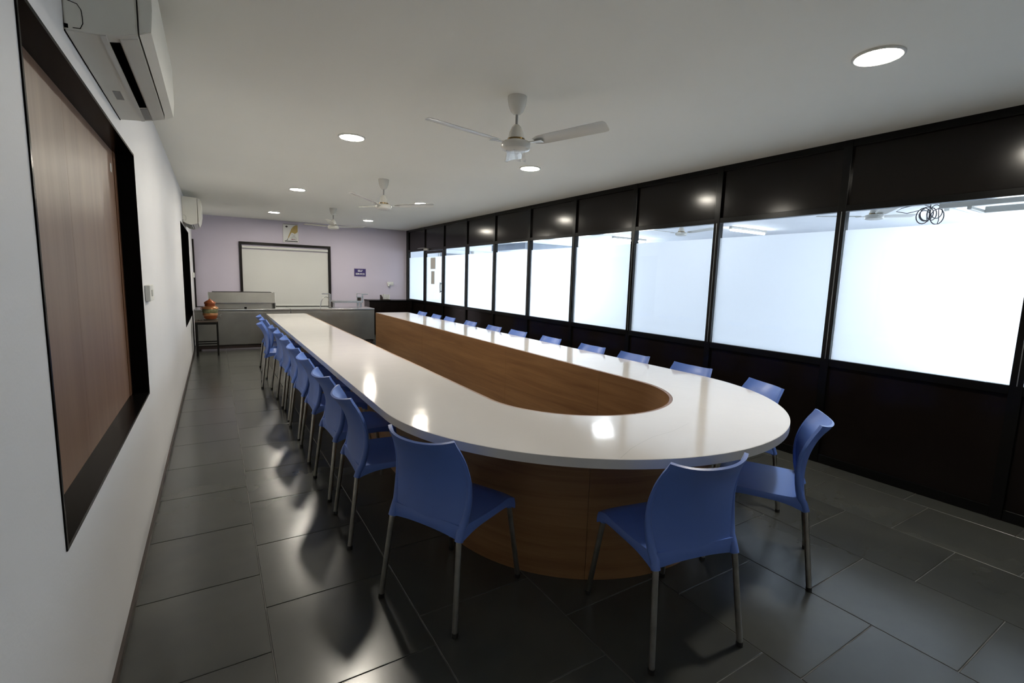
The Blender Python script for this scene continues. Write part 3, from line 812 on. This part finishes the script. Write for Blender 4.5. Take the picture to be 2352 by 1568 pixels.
# ------------------------------------------------------------------ split air conditioners
def air_conditioner(y0, y1, z0, body, front, label):
    t = empty('air_conditioner', (0, (y0+y1)/2, z0)); tag(t, label, 'air conditioner', 'split air conditioners on the white wall')
    h = (y1-y0)/2
    for name, prof, e in (('body', body, 0.0), ('front_panel', front, 0.001)):
        bm = bmesh.new(); prism(bm, prof, 'y', -h-e, h+e)
        bmesh.ops.bevel(bm, geom=[k for k in bm.edges if abs(k.verts[1].co.y-k.verts[0].co.y) < 1e-6], offset=0.004, segments=2, affect='EDGES')
        obj(name, bm, 'ivory_plastic', t, 30)
    def under(x):                       # height of the underside at depth x
        pts = [p for p in body if p[1] < 0.06]
        return interp(pts, x)
    def slab(xa, xb, th, ya, yb, m, name):
        p, q = Vector((xa, under(xa))), Vector((xb, under(xb))); d = (q-p).normalized(); n_ = Vector((d.y, -d.x))*th; u = -n_.normalized()*0.002
        bm = bmesh.new(); prism(bm, [tuple(p+u), tuple(q+u), tuple(q+n_), tuple(p+n_)], 'y', ya, yb); return obj(name, bm, m, t)
    slab(0.103, 0.131, 0.0012, -h+0.06, h-0.24, 'black', 'outlet_slot')
    slab(0.134, 0.181, 0.004, -h+0.03, h-0.03, 'ivory_plastic', 'outlet_flap')
    slab(0.086, 0.101, 0.003, -h+0.004, h-0.004, 'white_plastic', 'outlet_lip')
    slab(0.103, 0.131, 0.003, h-0.22, h-0.03, 'grey_plastic', 'end_grip')
    slab(0.036, 0.062, 0.001, h-0.47, h-0.35, 'grey_plastic', 'rating_label')
    zb = body[0][1]
    bm = bmesh.new()
    tube(bm, [(x, -h-0.0008, zb+z) for x, z in ((0.012, 0.09), (0.036, 0.085), (0.045, 0.07), (0.047, 0.05), (0.047, 0.03), (0.040, 0.014), (0.022, 0.012))], 0.0011, 5)
    obj('cover_seam', bm, 'black', t)
    obj('cable_knockout', bxm(0.002, 0.011, -h-0.002, -h+0.001, zb+0.008, zb+0.02), 'black', t)
    obj('back_seam', bxm(0.0012, 0.0035, -h-0.001, h, zb-0.002, zb+0.002), 'black', t)
    return t
air_conditioner(2.11, 3.17, 2.204,
    [(0.001, 0.0), (0.084, 0.009), (0.132, 0.019), (0.184, 0.034), (0.186, 0.36), (0.001, 0.375)],
    [(0.189, 0.036), (0.221, 0.052), (0.227, 0.12), (0.227, 0.29), (0.208, 0.352), (0.189, 0.36)],
    'split air conditioner above the brown shuttered window')
air_conditioner(8.87, 9.92, 2.150,
    [(0.001, 0.045), (0.05, 0.010), (0.112, 0.0), (0.19, 0.030), (0.195, 0.40), (0.001, 0.41)],
    [(0.198, 0.034), (0.226, 0.095), (0.244, 0.20), (0.246, 0.35), (0.232, 0.385), (0.198, 0.40)],
    'split air conditioner above the black recessed window, towards the lavender wall')

# switches on the left wall
def switch(x, y, z, nx, label, w=0.12, h=0.09, plug=False):
    t = empty('switch_board', (x, y, z)); tag(t, label, 'switch')
    if nx:
        obj('plate', bevbox(0.001, 0.028, -w/2, w/2, -h/2, h/2, w=0.004), 'white_plastic', t)
        for s in (-0.03, 0.01):
            obj('rocker', bevbox(0.028, 0.034, s, s+0.022, -0.02, 0.02, w=0.002), 'white_plastic', t)
    else:
        obj('plate', bevbox(-w/2, w/2, -0.026, -0.001, -h/2, h/2, w=0.004), 'white_plastic', t)
        for s in (0.0, 0.03):
            obj('rocker', bevbox(s, s+0.022, -0.032, -0.026, -0.02, 0.02, w=0.002), 'white_plastic', t)
    return t
switch(0, 3.80, 1.325, True, 'white switch board on the white wall beside the brown shuttered window', 0.2, 0.10)
switch(0, 11.95, 1.37, True, 'white switch board on the white wall near the lavender corner', 0.3, 0.10)
sb = switch(4.27, L, 1.27, False, 'white socket board with black-tipped plug on the lavender wall', 0.16, 0.09)
pl = obj('plug', bevbox(-0.075, -0.035, -0.075, -0.026, -0.07, 0.0, w=0.006), 'white_plastic', sb)
obj('plug_tip', bevbox(-0.065, -0.042, -0.07, -0.03, -0.085, -0.068, w=0.004), 'rubber', sb)

# ------------------------------------------------------------------ far wall: hatch with roller blind, poster, sign
w4 = empty('window_9', (1.83, L, 0.67)); tag(w4, kind='structure')
hx = 0.965; hz = 1.46; fw_ = 0.05
obj('frame_upright', bevbox(-hx, -hx+fw_, -0.05, 0, 0, hz, w=0.004), 'dark_frame', w4)
obj('frame_upright', bevbox(hx-fw_-0.01, hx, -0.05, 0, 0, hz, w=0.004), 'dark_frame', w4)
obj('frame_head', bevbox(-hx, hx, -0.052, 0, hz-0.055, hz, w=0.004), 'dark_frame', w4)
obj('frame_sill', bevbox(-hx, hx, -0.052, 0, 0, 0.03, w=0.004), 'dark_frame', w4)
bm = bmesh.new(); prism(bm, [(-0.001, 0.04), (-0.014, 0.04), (-0.018, 0.7), (-0.016, 1.30), (-0.001, 1.30)], 'x', -hx+fw_, hx-fw_-0.01)
bo = obj('roller_blind', bm, 'blind', w4)
bm = bmesh.new(); tube(bm, [(-hx+fw_+0.005, -0.03, 1.345), (hx-fw_-0.015, -0.03, 1.345)], 0.028, 14); obj('blind_roller', bm, 'white_plastic', w4, 40)
obj('bottom_bar', bevbox(-hx+fw_+0.005, hx-fw_-0.015, -0.03, -0.012, 0.03, 0.055, w=0.004), 'white_plastic', w4)

po = empty('framed_poster', (1.925, L-0.002, 2.172)); tag(po, 'small framed poster with golden pen hand and SMALL in maroon, above the hatch', 'poster')
hx = 0.162; hz = 0.415
obj('poster_sheet', bxm(-hx, hx, -0.012, 0, 0, hz), 'poster', po)
obj('poster_frame', bxm(-hx, -hx+0.012, -0.018, 0, 0, hz), 'white_plastic', po)
obj('poster_frame', bxm(hx-0.012, hx, -0.018, 0, 0, hz), 'white_plastic', po)
obj('poster_frame', bxm(-hx+0.012, hx-0.012, -0.018, 0, hz-0.012, hz), 'grey_plastic', po)
obj('poster_frame', bxm(-hx+0.012, hx-0.012, -0.018, 0, 0, 0.012), 'white_plastic', po)
bm = bmesh.new()
prism(bm, [(0.148, 0.395), (0.10, 0.392), (0.05, 0.36), (0.015, 0.31), (-0.02, 0.22), (-0.055, 0.13), (-0.065, 0.09), (-0.045, 0.10), (-0.015, 0.17), (0.02, 0.225), (0.055, 0.215), (0.085, 0.20), (0.115, 0.215), (0.148, 0.25)], 'y', -0.0135, -0.012)
obj('pen_hand_print', bm, 'gold', po)
bm = bmesh.new(); prism(bm, [(-0.070, 0.085), (-0.058, 0.088), (-0.064, 0.06), (-0.085, 0.04), (-0.10, 0.045), (-0.08, 0.06)], 'y', -0.0135, -0.012); obj('nib_print', bm, 'ink', po)
obj('footer_bar', bxm(-0.13, 0.145, -0.0135, -0.012, 0.016, 0.036), 'ink', po)
bm = bmesh.new(); prism(bm, [(-0.085+0.026*math.cos(2*PI*k/14), 0.355+0.02*math.sin(2*PI*k/14)) for k in range(14)], 'y', -0.0135, -0.012); obj('emblem', bm, 'ink', po)
def wall_text(txt, size, x, z, mat, par, y, bold=False, name='lettering'):
    b = text_bm(txt, size, bold)
    bmesh.ops.transform(b, matrix=Matrix.Translation((x, y, z)) @ Matrix.Rotation(PI/2, 4, 'X'), verts=b.verts[:])
    return obj(name, b, mat, par)
for txt, z, s, m in (('It is our', 0.178, 0.026, 'ink'), ('Job', 0.155, 0.026, 'ink'), ('To Make', 0.132, 0.026, 'ink'), ('Problem Look', 0.108, 0.022, 'ink'), ('SMALL', 0.070, 0.042, 'maroon')):
    wall_text(txt, s, 0.062, z, m, po, -0.013, bold=(m == 'maroon'))

sg = empty('wall_sign', (3.498, L-0.002, 1.432)); tag(sg, 'purple SELF SERVICE sign with white lettering on the lavender wall', 'sign')
obj('sign_border', bxm(-0.146, 0.146, -0.010, 0, 0, 0.198), 'sign_edge', sg)
obj('sign_face', bxm(-0.134, 0.134, -0.013, -0.010, 0.012, 0.186), 'sign', sg)
wall_text('SELF', 0.062, 0, 0.138, 'letter', sg, -0.0145, True)
wall_text('SERVICE', 0.062, 0, 0.062, 'letter', sg, -0.0145, True)

# ------------------------------------------------------------------ dark cabinet in the far right corner
cb_ = empty('dark_cabinet', (4.31, 12.0, 0)); tag(cb_, 'low dark brown cabinet in the corner by lavender wall', 'cabinet')
cx0, cx1 = 3.60-4.31, W-0.02-4.31; cy0, cy1 = 11.95-12.0, L-0.003-12.0
obj('carcass', bxm(cx0, cx1, cy0+0.02, cy1, 0.0, 0.83), 'laminate', cb_)
obj('worktop', bevbox(cx0-0.01, cx1, cy0-0.01, cy1, 0.83, 0.866, w=0.003), 'granite', cb_)
nd = 3
for i in range(nd):
    a = cx0 + (cx1-cx0)*i/nd; b = cx0 + (cx1-cx0)*(i+1)/nd
    d = obj('cabinet_door', bevbox(a+0.002, b-0.002, cy0, cy0+0.02, 0.08, 0.825, w=0.002), 'laminate', cb_)
    obj('handle', bevbox(b-0.05, b-0.035, cy0-0.02, cy0, 0.60, 0.70, w=0.003), 'frame', d)
# napkin dispenser with packets standing in it
nb = empty('packet_holder', (4.02, 12.12, 0.866)); tag(nb, 'small brown holder on the dark cabinet worktop, holding white packets', 'holder')
obj('holder_base', bevbox(-0.1, 0.14, -0.05, 0.05, 0.0, 0.012, w=0.003), 'skirting', nb)
bm = bmesh.new(); prism(bm, [(-0.1, 0.012), (-0.055, 0.012), (-0.055, 0.07), (-0.1, 0.125)], 'y', -0.05, 0.05); obj('holder_back', bm, 'skirting', nb)
for i, (x, hgt, tilt) in enumerate(((-0.045, 0.12, 0.10), (-0.012, 0.13, 0.02), (0.022, 0.125, -0.06), (0.055, 0.12, 0.08), (0.09, 0.115, -0.05), (0.12, 0.12, 0.03))):
    p = obj('white_packet', bevbox(-0.008, 0.008, -0.035, 0.035, 0, hgt, w=0.003), 'cup'); p.location = (4.02+x, 12.12, 0.879); p.rotation_euler = (0, tilt*0.5, 0)
    tag(p, 'slim white packet standing upright in the small brown holder', 'packet', 'white packets in the holder')

# ------------------------------------------------------------------ stainless serving counter
def counter(x0, x1, label, foot):
    t = empty('steel_counter', ((x0+x1)/2, 10.45, 0)); tag(t, label, 'counter', 'stainless serving counters')
    h = (x1-x0)/2
    obj('counter_body', bevbox(-h, h, 0.01, 0.62, 0.09, 0.735, w=0.004), 'steel', t)
    obj('counter_top', bevbox(-h-0.0, h+0.0, -0.012, 0.64, 0.735, 0.765, w=0.006), 'steel_bright', t)
    obj('front_sheet', bevbox(-h+0.01, h-0.01, 0.002, 0.01, 0.10, 0.70, w=0.002), 'steel', t)
    for sx in (-h+0.04, h-0.08):
        for sy in (0.06, 0.54):
            obj('leg', bevbox(sx, sx+0.04, sy, sy+0.04, 0.0, 0.09, w=0.003), 'iron', t)
    obj('kick_plate', bevbox(-h+0.02, h-0.02, 0.045, 0.055, 0.02, 0.09, w=0.001), 'skirting', t)
    return t
counter(0.03, 1.632, 'stainless steel counter with the steel overshelf, beside the iron stool', True)
counter(1.640, 3.30, 'stainless steel counter with the tray rack, beside the dark cabinet', True)
# overshelf on the left-hand counter
os_ = empty('steel_overshelf', (0.82, 10.60, 0.765)); tag(os_, 'stainless steel overshelf guard standing on the counter by the stool', 'overshelf')
bm = bmesh.new(); prism(bm, [(0.0, 0.115), (0.010, 0.113), (0.026, 0.307), (0.016, 0.31)], 'x', -0.555, 0.555); obj('guard_panel', bm, 'steel', os_)
obj('shelf', bevbox(-0.555, 0.555, 0.012, 0.30, 0.10, 0.112, w=0.002), 'steel_bright', os_)
obj('back_panel', bevbox(-0.555, 0.555, 0.29, 0.30, 0.0, 0.30, w=0.002), 'steel', os_)
obj('top_rim', bevbox(-0.50, 0.50, 0.02, 0.30, 0.310, 0.318, w=0.001), 'dark_frame', os_)
for s in (-1, 1):
    bm = bmesh.new(); prism(bm, [(0.0, 0.0), (0.30, 0.0), (0.30, 0.31), (0.02, 0.31), (0.0, 0.11)], 'x', s*0.555, s*0.567); obj('end_cheek', bm, 'steel_bright', os_)
obj('front_kerb', bevbox(-0.54, 0.50, 0.005, 0.013, 0.005, 0.092, w=0.002), 'steel', os_)
obj('gas_knob', bevbox(0.02, 0.06, -0.03, 0.005, 0.0, 0.03, w=0.006), 'black', os_)
# tray rack on the right-hand counter
tr_ = empty('tray_rack', (2.76, 10.72, 0.776)); tag(tr_, 'bright steel tray rack standing on the counter under SELF SERVICE sign', 'rack')
obj('shelf', bevbox(-0.30, 0.34, -0.12, 0.2, 0.10, 0.145, w=0.004), 'steel_bright', tr_)
for sx in (-0.27, 0.29):
    for sy in (-0.09, 0.16):
        obj('leg', bevbox(sx-0.018, sx+0.018, sy-0.018, sy+0.018, 0.0, 0.10, w=0.004), 'steel_bright', tr_)
for sx, arm in ((-0.345, -0.16), (0.32, 0.12)):
    obj('upright', bevbox(sx-0.012, sx+0.022, -0.12, -0.09, 0.001 if sx < 0 else 0.14, 0.285, w=0.003), 'steel_bright', tr_)
    a, b = sorted((sx, sx+arm))
    obj('arm_bar', bevbox(a, b, -0.12, -0.09, 0.275, 0.297, w=0.003), 'steel_bright', tr_)
obj('cross_bar', bevbox(0.20, 0.33, -0.12, -0.09, 0.215, 0.235, w=0.002), 'steel_bright', tr_)
obj('end_plate', bevbox(0.215, 0.30, -0.085, -0.08, 0.145, 0.215, w=0.001), 'skirting', tr_)
obj('arm_bar', bevbox(0.20, 0.33, -0.12, -0.09, 0.285, 0.30, w=0.002), 'steel_bright', tr_)
obj('upright', bevbox(0.20, 0.215, -0.12, -0.09, 0.14, 0.29, w=0.002), 'steel_bright', tr_)
bm = bmesh.new(); tube(bm, [(-0.52, 0.0, 0.0), (-0.50, 0.0, 0.12), (-0.46, 0.0, 0.20), (-0.40, 0.0, 0.22), (-0.36, 0.0, 0.20)], 0.009, 8); obj('goose_neck_pipe', bm, 'steel_bright', tr_, 40)
obj('splash_box', bevbox(-0.33, -0.285, -0.05, 0.15, 0.0, 0.12, w=0.002), 'skirting', tr_)

# ------------------------------------------------------------------ iron stool with copper water pot
sx0, sx1, sy0, sy1 = 0.055, 0.395, 9.80, 10.14
stl = empty('iron_stool', ((sx0+sx1)/2, (sy0+sy1)/2, 0)); tag(stl, 'dark iron stool with square top under the copper pot', 'stool')
h = (sx1-sx0)/2
obj('stool_top', bevbox(-h, h, -h, h, 0.585, 0.61, w=0.003), 'stool_top', stl)
for a in (-h, h-0.03):
    for b in (-h, h-0.03):
        obj('leg', bevbox(a, a+0.03, b, b+0.03, 0.0, 0.585, w=0.002), 'iron', stl)
for b in (-h, h-0.03):
    obj('apron_bar', bevbox(-h+0.03, h-0.03, b+0.004, b+0.026, 0.545, 0.585, w=0.002), 'iron', stl)
    obj('stretcher', bevbox(-h+0.03, h-0.03, b+0.005, b+0.025, 0.20, 0.222, w=0.002), 'iron', stl)
for a in (-h, h-0.03):
    obj('apron_bar', bevbox(a+0.004, a+0.026, -h+0.03, h-0.03, 0.545, 0.585, w=0.002), 'iron', stl)
    obj('stretcher', bevbox(a+0.005, a+0.025, -h+0.03, h-0.03, 0.245, 0.267, w=0.002), 'iron', stl)
pot = empty('copper_water_pot', (0.285, 9.97, 0.61)); tag(pot, 'lidded copper water pot with side tap standing on the iron stool', 'pot')
bm = bmesh.new(); lathe(bm, [(0.0, 0.022), (0.085, 0.022), (0.098, 0.04), (0.108, 0.08)], 32); obj('pot_base', bm, 'copper', pot, 40)
bm = bmesh.new(); lathe(bm, [(0.106, 0.078), (0.114, 0.085), (0.116, 0.115), (0.112, 0.125)], 32); obj('pot_band', bm, 'copper_light', pot, 40)
bm = bmesh.new(); lathe(bm, [(0.110, 0.122), (0.118, 0.15), (0.120, 0.185), (0.116, 0.195)], 32); obj('pot_belly', bm, 'green_band', pot, 40)
bm = bmesh.new(); lathe(bm, [(0.114, 0.192), (0.128, 0.202), (0.120, 0.225), (0.085, 0.246), (0.0, 0.246)], 32); obj('pot_shoulder', bm, 'copper_light', pot, 40)
bm = bmesh.new(); lathe(bm, [(0.078, 0.244), (0.080, 0.285), (0.090, 0.292), (0.088, 0.305), (0.0, 0.305)], 32); obj('pot_neck', bm, 'copper', pot, 40)
bm = bmesh.new(); lathe(bm, [(0.0, 0.303), (0.088, 0.304), (0.080, 0.318), (0.042, 0.345), (0.014, 0.362), (0.010, 0.375), (0.0, 0.378)], 32); obj('pot_lid', bm, 'copper', pot, 40)
bm = bmesh.new(); lathe(bm, [(0.0, 0.0), (0.10, 0.0), (0.115, 0.02), (0.108, 0.022), (0.095, 0.012), (0.0, 0.012)], 28); obj('drip_plate', bm, 'steel', pot, 40)
bm = bmesh.new(); tube(bm, [(0.105, -0.02, 0.07), (0.165, -0.03, 0.07)], 0.007, 8); tube(bm, [(0.155, -0.03, 0.05), (0.155, -0.03, 0.095)], 0.006, 8); tube(bm, [(0.145, -0.03, 0.095), (0.175, -0.03, 0.098)], 0.005, 8); obj('tap', bm, 'steel_bright', pot, 40)
bm = bmesh.new(); tube(bm, [(-0.112, 0, 0.18), (-0.14, 0, 0.195), (-0.135, 0, 0.225), (-0.105, 0, 0.222)], 0.006, 8); obj('ring_handle', bm, 'copper_light', pot, 40)
ld = empty('serving_dish', (0.13, 9.88, 0.61)); tag(ld, 'small flat steel dish beside the copper pot on the stool', 'dish')
bm = bmesh.new(); lathe(bm, [(0.0, 0.0), (0.03, 0.0), (0.042, 0.014), (0.040, 0.014), (0.028, 0.003), (0.0, 0.003)], 24); obj('dish_bowl', bm, 'steel_bright', ld, 40)
bm = bmesh.new(); tube(bm, [(-0.04, 0, 0.013), (-0.062, -0.01, 0.015)], 0.003, 6); obj('dish_handle', bm, 'steel_bright', ld)
